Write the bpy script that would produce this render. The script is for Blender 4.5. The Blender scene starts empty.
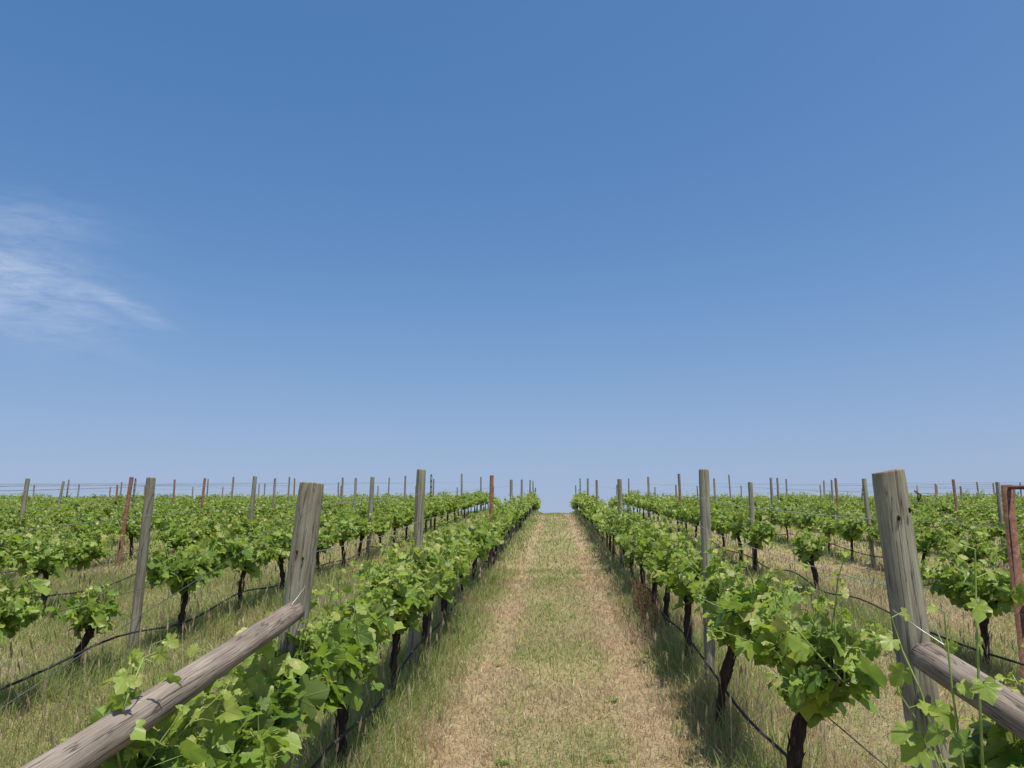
import bpy, math, random
import numpy as np
from mathutils import Vector, Matrix, Euler

C = bpy.context.scene.collection
R = math.radians
EYE = 1.72
SLOPE = math.tan(R(3.2))
rs = np.random.RandomState(11)

# ------------------------------------------------------------------ terrain
CREST, KC = 39.4, 0.003
def gz(x, y, micro=True):
    x = np.asarray(x, float); y = np.asarray(y, float)
    d = np.clip(y - CREST, 0, 30.0)
    z = SLOPE * y - KC * d * d
    d2 = np.clip(y - CREST - 30.0, 0, 200.0)
    z = z - 0.18 * d2
    d3 = np.clip(y - CREST - 230.0, 0, None)
    z = z - SLOPE * d3
    t = np.clip((-x - 1.9) / 2.0, 0, 1)
    z = z + 0.07 * t * t * (3 - 2 * t) * np.clip(1 - (y - 45) / 40, 0, 1)
    if micro:
        z = z + 0.014 * np.sin(x * 1.7 + 0.6 * np.sin(y * .31)) * np.sin(y * 0.9 + x * .4)
        z = z + 0.008 * np.sin(x * 5.1 + y * 2.3) * np.sin(y * 3.7 - x * 1.1)
        # shallow wheel ruts along the path
        for c in (-0.64, 0.64):
            z = z - 0.03 * np.exp(-((x - c) / 0.16) ** 2)
        for c in ROWX:
            z = z + 0.035 * np.exp(-((x - c) / 0.3) ** 2)
    return z

LX = [-1.3, -3.93, -6.3] + [-8.8 - 2.48 * i for i in range(11)]
RX = [1.27, 3.72, 6.26] + [8.74 + 2.48 * i for i in range(10)]
ROWX = LX + RX

# ------------------------------------------------------------------ helpers
def tag(o, label=None, cat=None, group=None, kind=None):
    if label: o['label'] = label
    if cat: o['category'] = cat
    if group: o['group'] = group
    if kind: o['kind'] = kind
    return o

def empty(name, loc, rot=(0, 0, 0)):
    o = bpy.data.objects.new(name, None); C.objects.link(o)
    o.location = loc; o.rotation_euler = rot; o.empty_display_size = 0.1
    return o

def link(name, me, mats, parent=None, loc=(0, 0, 0), rot=(0, 0, 0)):
    o = bpy.data.objects.new(name, me); C.objects.link(o)
    if not isinstance(mats, (list, tuple)): mats = [mats]
    if not me.materials:
        for m in mats: me.materials.append(m)
    o.location = loc; o.rotation_euler = rot
    if parent: o.parent = parent
    return o

def mesh_np(name, V, F, smooth=True, attr=None, uv=None, mi=None):
    """V (n,3), F list of arrays (m,3)/(m,4) or one array"""
    if not isinstance(F, list): F = [F]
    F = [np.asarray(f, np.int32) for f in F if len(f)]
    me = bpy.data.meshes.new(name)
    me.vertices.add(len(V)); me.vertices.foreach_set('co', np.asarray(V, np.float32).ravel())
    lv = np.concatenate([f.ravel() for f in F])
    cnt = np.concatenate([np.full(len(f), f.shape[1], np.int32) for f in F])
    st = np.concatenate([[0], np.cumsum(cnt)[:-1]]).astype(np.int32)
    me.loops.add(len(lv)); me.loops.foreach_set('vertex_index', lv)
    me.polygons.add(len(cnt)); me.polygons.foreach_set('loop_start', st); me.polygons.foreach_set('loop_total', cnt)
    if smooth: me.polygons.foreach_set('use_smooth', np.ones(len(cnt), bool))
    if attr:
        for k, a in attr.items():
            a = np.asarray(a, np.float32)
            if a.ndim == 1:
                at = me.attributes.new(k, 'FLOAT', 'POINT'); at.data.foreach_set('value', a)
            else:
                at = me.attributes.new(k, 'FLOAT_VECTOR', 'POINT'); at.data.foreach_set('vector', a.ravel())
    me.update(calc_edges=True)
    return me

class Tube:
    """collects tubes in one mesh"""
    def __init__(s): s.V = []; s.F = []; s.n = 0; s.caps = []
    def add(s, pts, rad, seg=6, cap=True, lump=0.0, rng=None):
        pts = np.asarray(pts, float); n = len(pts)
        rad = np.full(n, rad) if np.isscalar(rad) else np.asarray(rad, float)
        t = np.gradient(pts, axis=0); t /= np.linalg.norm(t, axis=1)[:, None] + 1e-9
        ref = np.array([0, 0, 1.0]) if abs(t[0][2]) < .9 else np.array([1.0, 0, 0])
        a = np.cross(t, ref); a /= np.linalg.norm(a, axis=1)[:, None] + 1e-9
        b = np.cross(t, a)
        th = np.arange(seg) * 2 * math.pi / seg
        rr = rad[:, None] * np.ones(seg)
        if lump and rng is not None: rr = rr * (1 + lump * rng.uniform(-1, 1, rr.shape))
        P = pts[:, None, :] + rr[..., None] * (np.cos(th)[None, :, None] * a[:, None, :] + np.sin(th)[None, :, None] * b[:, None, :])
        s.V.append(P.reshape(-1, 3))
        i = np.arange(n - 1)[:, None] * seg; j = np.arange(seg)[None, :]; k = (j + 1) % seg
        f = np.stack([i + j, i + k, i + seg + k, i + seg + j], -1).reshape(-1, 4) + s.n
        s.F.append(f)
        base = s.n; s.n += n * seg
        if cap:
            for ring, c in ((0, pts[0]), (n - 1, pts[-1])):
                s.V.append(c[None, :]); ci = s.n; s.n += 1
                q = base + ring * seg + np.arange(seg); q2 = base + ring * seg + (np.arange(seg) + 1) % seg
                s.caps.append(np.stack([np.full(seg, ci), q, q2], 1))
        return s
    def mesh(s, name, smooth=True):
        return mesh_np(name, np.concatenate(s.V), [np.concatenate(s.F)] + ([np.concatenate(s.caps)] if s.caps else []), smooth)

# ------------------------------------------------------------------ materials
def newmat(name):
    m = bpy.data.materials.new(name); m.use_nodes = True
    nt = m.node_tree; nt.nodes.clear()
    out = nt.nodes.new('ShaderNodeOutputMaterial')
    return m, nt, out
def N(nt, t, **kw):
    n = nt.nodes.new('ShaderNode' + t)
    for k, v in kw.items():
        if k in ('inp',):
            for a, b in v.items(): n.inputs[a].default_value = b
        else: setattr(n, k, v)
    return n
def ramp(nt, fac, stops, interp='LINEAR'):
    r = nt.nodes.new('ShaderNodeValToRGB'); r.color_ramp.interpolation = interp
    e = r.color_ramp.elements
    while len(e) < len(stops): e.new(0.5)
    for el, (p, c) in zip(e, stops):
        el.position = p; el.color = (*c, 1) if len(c) == 3 else c
    nt.links.new(fac, r.inputs[0]); return r.outputs[0]
def mix(nt, fac, a, b, mode='MIX'):
    m = nt.nodes.new('ShaderNodeMix'); m.data_type = 'RGBA'; m.blend_type = mode
    for s, v in ((m.inputs[0], fac), (m.inputs[6], a), (m.inputs[7], b)):
        if isinstance(v, (int, float)): s.default_value = v
        elif isinstance(v, tuple): s.default_value = (*v, 1)
        else: nt.links.new(v, s)
    return m.outputs[2]
def math_(nt, op, a, b=None, c=None, clamp=False):
    m = nt.nodes.new('ShaderNodeMath'); m.operation = op; m.use_clamp = clamp
    for i, v in enumerate((a, b, c)):
        if v is None: continue
        if isinstance(v, (int, float)): m.inputs[i].default_value = v
        else: nt.links.new(v, m.inputs[i])
    return m.outputs[0]
def noise(nt, vec, scale, detail=4, rough=.55, dist=0):
    n = nt.nodes.new('ShaderNodeTexNoise')
    n.inputs['Scale'].default_value = scale; n.inputs['Detail'].default_value = detail
    n.inputs['Roughness'].default_value = rough; n.inputs['Distortion'].default_value = dist
    if vec is not None: nt.links.new(vec, n.inputs['Vector'])
    return n.outputs['Fac']
def mapping(nt, vec, scale=(1, 1, 1), loc=(0, 0, 0)):
    m = nt.nodes.new('ShaderNodeMapping'); m.inputs['Scale'].default_value = scale; m.inputs['Location'].default_value = loc
    nt.links.new(vec, m.inputs['Vector']); return m.outputs[0]
def principled(nt, out, col, rough=.8, bump=None, bstr=.3, bdist=.01, spec=.3, metal=0.0):
    p = nt.nodes.new('ShaderNodeBsdfPrincipled')
    if isinstance(col, tuple): p.inputs['Base Color'].default_value = (*col, 1)
    else: nt.links.new(col, p.inputs['Base Color'])
    if isinstance(rough, (int, float)): p.inputs['Roughness'].default_value = rough
    else: nt.links.new(rough, p.inputs['Roughness'])
    p.inputs['Specular IOR Level'].default_value = spec; p.inputs['Metallic'].default_value = metal
    if bump is not None:
        b = nt.nodes.new('ShaderNodeBump'); b.inputs['Strength'].default_value = bstr; b.inputs['Distance'].default_value = bdist
        nt.links.new(bump, b.inputs['Height']); nt.links.new(b.outputs[0], p.inputs['Normal'])
    nt.links.new(p.outputs[0], out.inputs[0]); return p

def mat_wood(name, dark, mid, light, stain=(.10, .075, .05)):
    m, nt, out = newmat(name)
    tc = N(nt, 'TexCoord'); oi = N(nt, 'ObjectInfo')
    off = N(nt, 'VectorMath', operation='ADD'); nt.links.new(tc.outputs['Object'], off.inputs[0])
    sc = N(nt, 'VectorMath', operation='SCALE'); cmb = N(nt, 'CombineXYZ')
    for i in range(3): nt.links.new(oi.outputs['Random'], cmb.inputs[i])
    nt.links.new(cmb.outputs[0], sc.inputs[0]); sc.inputs['Scale'].default_value = 37.0
    nt.links.new(sc.outputs[0], off.inputs[1]); v = off.outputs[0]
    grain = noise(nt, mapping(nt, v, (38, 38, 1.6)), 3.0, 6, .65)
    blot = noise(nt, mapping(nt, v, (5, 5, 1.6)), 2.2, 4, .6)
    crack = noise(nt, mapping(nt, v, (17, 17, .55)), 2.6, 3, .5, .6)
    c = ramp(nt, grain, [(.28, dark), (.5, mid), (.72, light)])
    c = mix(nt, ramp(nt, blot, [(.42, (0, 0, 0)), (.68, (1, 1, 1))]), c, mix(nt, .55, c, stain))
    ck = ramp(nt, math_(nt, 'ABSOLUTE', math_(nt, 'SUBTRACT', crack, .5)), [(.0, (1, 1, 1)), (.018, (0, 0, 0))])
    c = mix(nt, math_(nt, 'MULTIPLY', ck, .75), c, (.035, .03, .025))
    h = math_(nt, 'SUBTRACT', grain, math_(nt, 'MULTIPLY', ck, .9))
    principled(nt, out, c, .9, h, .7, .004, .15)
    return m
M_wood = mat_wood('weathered_timber', (.18, .175, .132), (.26, .252, .192), (.34, .33, .255))
M_wood_rail = mat_wood('weathered_rail_timber', (.15, .125, .10), (.23, .195, .16), (.32, .28, .23), (.13, .095, .07))
M_wood_far = mat_wood('grey_stake_timber', (.16, .156, .135), (.24, .236, .205), (.33, .32, .285))

def mat_rust():
    m, nt, out = newmat('rusty_steel'); tc = N(nt, 'TexCoord'); v = tc.outputs['Object']
    a = noise(nt, v, 22, 6, .7); b = noise(nt, v, 90, 4, .6)
    c = ramp(nt, a, [(.3, (.07, .034, .024)), (.5, (.145, .075, .05)), (.72, (.22, .13, .09))])
    principled(nt, out, c, .85, b, .4, .003, .2, 0.1); return m
M_rust = mat_rust()
def mat_steel():
    m, nt, out = newmat('painted_steel'); tc = N(nt, 'TexCoord'); v = tc.outputs['Object']
    a = noise(nt, v, 16, 5, .7)
    c = ramp(nt, a, [(.35, (.07, .085, .075)), (.6, (.12, .145, .125)), (.8, (.19, .15, .11))])
    principled(nt, out, c, .6, a, .2, .002, .3, .2); return m
M_steel = mat_steel()
def mat_plain(name, col, rough=.6, metal=0., sc=30, var=.35):
    m, nt, out = newmat(name); tc = N(nt, 'TexCoord')
    a = noise(nt, tc.outputs['Object'], sc, 4, .6)
    lo = tuple(x * (1 - var) for x in col); hi = tuple(min(1, x * (1 + var)) for x in col)
    principled(nt, out, ramp(nt, a, [(.3, lo), (.7, hi)]), rough, a, .25, .002, .3, metal); return m
M_wire = mat_plain('galvanised_wire', (.36, .36, .35), .45, .6)
M_wire_dark = mat_plain('old_wire', (.10, .095, .09), .6, .4)
M_hose = mat_plain('black_hose', (.03, .028, .026), .8)
M_hole = mat_plain('nail_hole', (.03, .022, .018), .9)
M_stem = mat_plain('green_shoot', (.20, .27, .07), .5, 0, 20, .3)
M_dock = mat_plain('dry_dock_seed', (.17, .065, .035), .9, 0, 60, .5)

def mat_bark():
    m, nt, out = newmat('vine_bark'); tc = N(nt, 'TexCoord'); v = tc.outputs['Object']
    a = noise(nt, mapping(nt, v, (60, 60, 9)), 1.0, 6, .7); b = noise(nt, v, 9, 3, .6)
    c = ramp(nt, a, [(.32, (.018, .013, .011)), (.55, (.05, .037, .03)), (.78, (.13, .10, .08))])
    principled(nt, out, c, .95, a, 1.0, .008, .1); return m
M_bark = mat_bark()

def mat_leaf():
    m, nt, out = newmat('vine_leaf')
    at = N(nt, 'Attribute', attribute_name='hue'); lc = N(nt, 'Attribute', attribute_name='lc')
    oi = N(nt, 'ObjectInfo')
    hue = at.outputs['Fac']
    base = ramp(nt, hue, [(0, (.07, .14, .026)), (.3, (.145, .255, .042)), (.6, (.255, .39, .068)), (.85, (.38, .48, .10)), (1, (.54, .54, .20))])
    sx = N(nt, 'SeparateXYZ'); nt.links.new(lc.outputs['Vector'], sx.inputs[0])
    # veins: five main ribs fanning out of the petiole point
    ax = math_(nt, 'ABSOLUTE', sx.outputs[0]); ang = math_(nt, 'ARCTAN2', ax, sx.outputs[1])
    veins = None
    for a0 in (0.0, .72, 1.45):
        d = math_(nt, 'ABSOLUTE', math_(nt, 'SUBTRACT', ang, a0))
        r2 = math_(nt, 'SQRT', math_(nt, 'ADD', math_(nt, 'MULTIPLY', ax, ax), math_(nt, 'MULTIPLY', sx.outputs[1], sx.outputs[1])))
        dd = math_(nt, 'MULTIPLY', d, r2)
        v = math_(nt, 'SUBTRACT', 1.0, math_(nt, 'MULTIPLY', dd, 38.0), clamp=True)
        veins = v if veins is None else math_(nt, 'MAXIMUM', veins, v)
    base = mix(nt, math_(nt, 'MULTIPLY', veins, .45), base, mix(nt, .6, base, (.42, .50, .18)))
    tcn = N(nt, 'TexCoord')
    bl = noise(nt, tcn.outputs['Object'], 45, 3, .6)
    base = mix(nt, .5, base, mix(nt, bl, mix(nt, .6, base, (.02, .05, .01)), base))
    geo = N(nt, 'NewGeometry')
    base = mix(nt, math_(nt, 'MULTIPLY', geo.outputs['Backfacing'], .45), base, (.19, .26, .12))
    sp_ = noise(nt, tcn.outputs['Object'], 26, 4, .75)
    base = mix(nt, ramp(nt, sp_, [(.66, (0, 0, 0)), (.70, (.8, .8, .8))]), base, (.20, .13, .05))
    p = nt.nodes.new('ShaderNodeBsdfPrincipled'); nt.links.new(base, p.inputs['Base Color'])
    p.inputs['Roughness'].default_value = .42; p.inputs['Specular IOR Level'].default_value = .42
    bp = nt.nodes.new('ShaderNodeBump'); bp.inputs['Strength'].default_value = .35; bp.inputs['Distance'].default_value = .004
    nt.links.new(math_(nt, 'SUBTRACT', bl, veins), bp.inputs['Height']); nt.links.new(bp.outputs[0], p.inputs['Normal'])
    tr = nt.nodes.new('ShaderNodeBsdfTranslucent')
    tcx = mix(nt, 1.0, base, (1.2, 1.2, .5), 'MULTIPLY'); nt.links.new(tcx, tr.inputs['Color'])
    ms = nt.nodes.new('ShaderNodeMixShader'); ms.inputs[0].default_value = .52
    nt.links.new(p.outputs[0], ms.inputs[1]); nt.links.new(tr.outputs[0], ms.inputs[2]); nt.links.new(ms.outputs[0], out.inputs[0])
    return m
M_leaf = mat_leaf()

def mat_grass():
    m, nt, out = newmat('grass_blade')
    at = N(nt, 'Attribute', attribute_name='col')
    d = nt.nodes.new('ShaderNodeBsdfDiffuse'); t = nt.nodes.new('ShaderNodeBsdfTranslucent')
    nt.links.new(at.outputs['Vector'], d.inputs[0]); nt.links.new(at.outputs['Vector'], t.inputs[0])
    ms = nt.nodes.new('ShaderNodeMixShader'); ms.inputs[0].default_value = .5
    nt.links.new(d.outputs[0], ms.inputs[1]); nt.links.new(t.outputs[0], ms.inputs[2]); nt.links.new(ms.outputs[0], out.inputs[0])
    return m
M_grass = mat_grass()

def mat_ground():
    m, nt, out = newmat('vineyard_ground'); tc = N(nt, 'TexCoord'); v = tc.outputs['Object']
    a = noise(nt, v, .9, 6, .65); b = noise(nt, v, 7, 6, .7); c = noise(nt, v, 60, 5, .7)
    soil = ramp(nt, b, [(.3, (.22, .155, .095)), (.5, (.33, .24, .15)), (.75, (.43, .33, .22))])
    straw = ramp(nt, c, [(.3, (.17, .135, .06)), (.5, (.30, .245, .12)), (.72, (.46, .39, .22))])
    green = ramp(nt, c, [(.3, (.12, .145, .05)), (.7, (.26, .27, .12))])
    s1 = mix(nt, ramp(nt, a, [(.40, (0, 0, 0)), (.6, (1, 1, 1))]), straw, soil)
    g = ramp(nt, noise(nt, v, .55, 6, .7, .4), [(.44, (0, 0, 0)), (.6, (1, 1, 1))])
    s2 = mix(nt, math_(nt, 'MULTIPLY_ADD', g, .5, .25), s1, green)
    sx = N(nt, 'SeparateXYZ'); nt.links.new(v, sx.inputs[0]); ax = math_(nt, 'ABSOLUTE', sx.outputs[0])
    # bare wheel tracks on the path
    wob = math_(nt, 'MULTIPLY', math_(nt, 'SUBTRACT', noise(nt, v, 1.3, 4, .6), .5), .35)
    d = math_(nt, 'ABSOLUTE', math_(nt, 'SUBTRACT', math_(nt, 'ADD', ax, wob), .64))
    tr = ramp(nt, d, [(.08, (1, 1, 1)), (.30, (0, 0, 0))])
    s3 = mix(nt, math_(nt, 'MULTIPLY', tr, .6), s2, soil)
    h = math_(nt, 'ADD', b, math_(nt, 'MULTIPLY', c, .5))
    principled(nt, out, s3, .95, h, .8, .03, .1); return m
M_ground = mat_ground()

# ------------------------------------------------------------------ ground sheet
def axis_pts(fine_lo, fine_hi, step, lo, hi):
    p = list(np.arange(fine_lo, fine_hi + 1e-6, step)); d = step
    a = fine_hi
    while a < hi: d *= 1.35; a += d; p.append(a)
    d = step; a = fine_lo
    while a > lo: d *= 1.35; a -= d; p.insert(0, a)
    return np.array(p)
gx = axis_pts(-12, 12, .12, -1800, 1800); gy = axis_pts(-2, 60, .16, -900, 2500)
GX, GY = np.meshgrid(gx, gy)
GV = np.stack([GX, GY, gz(GX, GY)], -1).reshape(-1, 3)
nx, ny = len(gx), len(gy)
ii = (np.arange(ny - 1)[:, None] * nx + np.arange(nx - 1)[None, :]).ravel()
GF = np.stack([ii, ii + 1, ii + nx + 1, ii + nx], 1)
g = link('ground', mesh_np('ground', GV, GF), M_ground); tag(g, kind='structure')

# ------------------------------------------------------------------ leaves
HALF = np.array([(0.10, -0.15), (0.30, -0.21), (0.47, -0.06), (0.41, 0.10), (0.64, 0.24), (0.57, 0.45), (0.33, 0.45), (0.40, 0.66), (0.23, 0.83)])
def leaf_template(lod):
    if lod == 0:
        P = np.array([(0, .22), (0, 0)] + [tuple(p) for p in HALF] + [(0, 1.02)] + [(-p[0], p[1]) for p in HALF[::-1]])
    elif lod == 1:
        h = [(.30, -.2), (.62, .22), (.34, .45), (.30, .78)]
        P = np.array([(0, .22), (0, 0)] + h + [(0, 1.0)] + [(-a, b) for a, b in h[::-1]])
    else:
        P = np.array([(.0, -.08), (.52, .25), (0, .95), (-.52, .25)])
        return P, np.array([(0, 1, 2), (0, 2, 3)])
    n = len(P) - 1
    F = np.array([(0, 1 + i, 1 + (i + 1) % n) for i in range(n)])
    return P, F
LEAF = {l: leaf_template(l) for l in (0, 1, 2)}

def build_leaves(pos, tip, nor, size, hue, lod, rng):
    P, F = LEAF[lod]; n = len(pos); k = len(P)
    tip = tip / (np.linalg.norm(tip, axis=1)[:, None] + 1e-9)
    side = np.cross(tip, nor); side /= np.linalg.norm(side, axis=1)[:, None] + 1e-9
    nr = np.cross(side, tip)
    fold = rng.uniform(.05, .8, n); curl = rng.uniform(-.3, .95, n); ph = rng.uniform(0, 6.28, n); sk = rng.uniform(.78, 1.15, n)
    x = P[None, :, 0] * sk[:, None] * (1 + .08 * rng.uniform(-1, 1, (n, k))); y = P[None, :, 1] * (1 + .05 * rng.uniform(-1, 1, (n, k)))
    z = -curl[:, None] * y * y * .5 + fold[:, None] * np.abs(x) * .6 - .35 * np.abs(x) ** 2 + .085 * np.sin(8 * x + 6 * y + ph[:, None])
    V = pos[:, None, :] + size[:, None, None] * (x[..., None] * side[:, None, :] + y[..., None] * tip[:, None, :] + z[..., None] * nr[:, None, :])
    Fa = (F[None] + (np.arange(n) * k)[:, None, None]).reshape(-1, 3)
    lc = np.zeros((n, k, 3)); lc[..., 0] = P[None, :, 0]; lc[..., 1] = P[None, :, 1]
    return V.reshape(-1, 3), Fa, np.repeat(hue, k), lc.reshape(-1, 3)

def make_vine_data(seed, lod=0, span=.78, shoots=24, top=.5, leaders=0, trunk=True, head=.5, lean=(0, 0), arms=(1, 1), dens=1.0, low=False, extra=(), ls=1.0, hug=1.0):
    """one cordon trained vine; row runs along local Y, base at origin"""
    rng = np.random.RandomState(seed)
    bark = Tube(); stem = Tube()
    seg = 9 if lod == 0 else (6 if lod == 1 else 4)
    # trunk
    n = 20 if lod == 0 else 7
    t = np.linspace(0, 1, n); wx, wy = rng.uniform(-.05, .05, 2)
    hx, hy = lean
    tp = np.stack([hx * t + wx * np.sin(t * 3.4), hy * t + wy * np.sin(t * 4.2), -.12 + (head + .12) * t], 1)
    tr = (.025 + .007 * (1 - t) + .012 * t ** 6) * rng.uniform(.85, 1.2) * (1 + .16 * np.sin(t * 17 + wx * 90))
    bark.add(tp, tr, seg, lump=.30, rng=rng)
    if lod == 0:      # loose bark strips
        for q in range(9):
            i = rng.randint(1, n - 4); a_ = rng.uniform(0, 6.28); o_ = np.array([math.cos(a_), math.sin(a_), 0])
            bark.add([tp[i] + o_ * .024, tp[i + 1] + o_ * .034, tp[i + 2] + o_ * .033, tp[i + 3] + o_ * .046], [.003, .006, .005, .002], 4)
    hd = tp[-1]
    arm_pts = []
    for sgn, on in zip((-1, 1), arms):
        if not on: continue
        L = span * rng.uniform(.85, 1.05) * on; m = 14 if lod == 0 else 6
        u = np.linspace(0, 1, m)
        ap = np.stack([hd[0] + rng.uniform(-.03, .03) * u + .018 * np.sin(u * 9 + rng.uniform(0, 6)), hd[1] + sgn * L * u,
                       hd[2] - .02 + .14 * np.minimum(1, u * 2.2) ** .7 + .02 * np.sin(u * 7 + rng.uniform(0, 6)) + .02 * u], 1)
        bark.add(ap, np.linspace(.023, .011, m) * rng.uniform(.9, 1.15), seg, lump=.25, rng=rng)
        if lod == 0:
            for q in range(7):
                i = rng.randint(2, m - 1); d = np.array([rng.uniform(-.03, .03), rng.uniform(-.02, .02), rng.uniform(.02, .05)])
                bark.add([ap[i], ap[i] + d * .6, ap[i] + d], [.012, .011, .009], 6, lump=.25, rng=rng)
        arm_pts.append(ap)
    A = np.concatenate(arm_pts)
    pos, tip, nor, size, hue = [], [], [], [], []
    def leaf(p, d, s, h):
        up = np.array([0, 0, 1.0])
        out = d.copy(); out[2] = 0; out /= np.linalg.norm(out) + 1e-6
        tdir = out * rng.uniform(.4, 1.0) + up * rng.uniform(-.8, .25) + rng.normal(0, .25, 3)
        nn = up * rng.uniform(.25, 1.15) + out * rng.uniform(-.2, 1.1) + rng.normal(0, .48, 3)
        pos.append(p); tip.append(tdir); nor.append(nn); size.append(s); hue.append(h)
    for k in range(shoots + leaders):
        lead = k >= shoots
        base = A[rng.randint(0, len(A))] + rng.normal(0, .012, 3) + np.array([0, rng.normal(0, .04), 0])
        if lead: L = rng.uniform(.38, .60)
        else: L = top * rng.uniform(.35, 1.12)
        az = rng.uniform(0, 6.283); tilt = abs(rng.normal(0, .52)) if not lead else rng.uniform(0, .2)
        if low and not lead: tilt += .2
        d = np.array([math.cos(az) * math.sin(tilt) * 1.25, math.sin(az) * math.sin(tilt), math.cos(tilt)])
        nn = max(4, int(L / .055)); pts = [base]; dd = d.copy()
        for i in range(nn):
            dd = dd + rng.normal(0, .09, 3) + np.array([d[0] * .05, d[1] * .05, -.035 if not lead else 0.0]); dd /= np.linalg.norm(dd)
            pts.append(pts[-1] + dd * L / nn)
        pts = np.array(pts)
        if lod < 2: stem.add(pts, np.linspace(.0048, .002, len(pts)), 5 if lod == 0 else 3, cap=False)
        for i in range(0, len(pts)):
            f = i / (len(pts) - 1.0)
            if lead and f > .25 and rng.rand() < .25: continue
            for rep in range(2 if (f < .75 and not lead) else 1):
                if rng.rand() > (.62 * dens + .12) * (1 if lod else 1.0): continue
                sa = rng.uniform(0, 6.283)
                pd = np.array([math.cos(sa), math.sin(sa), rng.uniform(-.35, .55)]); pd /= np.linalg.norm(pd)
                pl = (.085 if f < .7 else .04) * rng.uniform(.5, 1.25)
                lp = pts[i] + pd * pl
                if lod == 0: stem.add([pts[i], pts[i] + pd * pl * .5 + [0, 0, .008], lp], [.0022, .0018, .0015], 4, cap=False)
                s = ls * (.118 - .075 * f ** 1.6) * rng.uniform(.6, 1.22)
                if lead: s = (.085 - .05 * f) * rng.uniform(.8, 1.1)
                if lod == 2: s *= 1.45
                elif lod == 1: s *= 1.12
                h = .55 + .18 * rng.randn() + .30 * f ** 2 + (.14 if lead else 0)
                leaf(lp, pd, s, min(1, max(0.02, h)))
        if lod == 0:   # pale growing tip
            for q in range(3):
                leaf(pts[-1] + rng.normal(0, .012, 3), rng.normal(0, 1, 3), rng.uniform(.02, .036), rng.uniform(.7, .93))
            if rng.rand() < .35:   # tendril
                q = len(pts) // 2; dv = rng.normal(0, 1, 3); dv[2] = abs(dv[2]); dv /= np.linalg.norm(dv)
                uu = np.linspace(0, 1, 8)[:, None]
                tt = pts[q] + dv * .12 * uu + np.cross(dv, [0, 0, 1]) * .03 * np.sin(uu * 5)
                stem.add(tt, .0012, 3, cap=False)
    for pts, sz in extra:      # single long spring shoots with few leaves
        pts = np.array(pts, float); stem.add(pts, np.linspace(.0042, .0022, len(pts)), 6, cap=False)
        m_ = max(3, int(np.linalg.norm(np.diff(pts, axis=0), axis=1).sum() / .11))
        for q in range(m_ + 1):
            f = q / m_; u_ = f * (len(pts) - 1); i0 = min(int(u_), len(pts) - 2); pp = pts[i0] + (pts[i0 + 1] - pts[i0]) * (u_ - i0)
            sa = q * 2.6 + rng.uniform(-.5, .5); pd = np.array([math.cos(sa), math.sin(sa) * .6, .35])
            lp = pp + pd * .045; stem.add([pp, lp], [.002, .0015], 4, cap=False)
            nn = np.array([-.1, -.75, .6]) + rng.normal(0, .25, 3)
            pos.append(lp); tip.append(pd * [1, .5, 0] + [0, 0, -.55]); nor.append(nn); size.append(sz * (1 - .55 * f) * rng.uniform(.85, 1.15)); hue.append(min(1, .62 + .26 * f))
    # some leaves hugging the cordon, hiding it from above
    for k in range(int(26 * dens * hug)):
        p = A[rng.randint(0, len(A))] + rng.normal(0, 1, 3) * [.10, .05, .05] + [0, 0, .03]
        leaf(p, rng.normal(0, 1, 3), rng.uniform(.07, .12) * (1.4 if lod == 2 else 1), rng.uniform(.15, .5))
    LV = build_leaves(np.array(pos), np.array(tip), np.array(nor), np.array(size), np.array(hue), lod, rng)
    return bark, stem, LV

def vine_meshes(seed, lod=0, **kw):
    b, s, (V, F, h, lc) = make_vine_data(seed, lod, **kw)
    bm = b.mesh('trunk'); bm.materials.append(M_bark)
    sm = s.mesh('shoots') if s.V else None
    if sm: sm.materials.append(M_stem)
    lm = mesh_np('foliage', V, F, True, {'hue': h, 'lc': lc}); lm.materials.append(M_leaf)
    return bm, sm, lm

ORD = ['', 'first', 'second', 'third', 'fourth', 'fifth', 'sixth', 'seventh', 'eighth', 'ninth', 'tenth', 'eleventh', 'twelfth', 'thirteenth', 'fourteenth',
       'fifteenth', 'sixteenth', 'seventeenth', 'eighteenth', 'nineteenth', 'twentieth'] + ['twenty-' + w for w in ('first', 'second', 'third', 'fourth', 'fifth', 'sixth', 'seventh', 'eighth', 'ninth')] + \
      ['thirtieth'] + ['thirty-' + w for w in ('first', 'second', 'third', 'fourth', 'fifth', 'sixth', 'seventh', 'eighth', 'ninth')]
def rowname(side, r):
    return '%s row %s of the path' % (ORD[r + 1], 'left' if side < 0 else 'right')

def place_vine(meshes, x, y, label, rz=0, sc=1.0, dz=0, flip=False):
    e = empty('grapevine', (x, y, float(gz(x, y)) + dz), (0, 0, rz)); e.scale = (sc, sc, sc)
    tag(e, label, 'grapevine', 'grapevines trained along the trellis rows')
    bm, sm, lm = meshes
    for nme, me in (('trunk', bm), ('shoots', sm), ('foliage', lm)):
        if me is None: continue
        o = bpy.data.objects.new(nme, me); C.objects.link(o); o.parent = e
    return e

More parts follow.
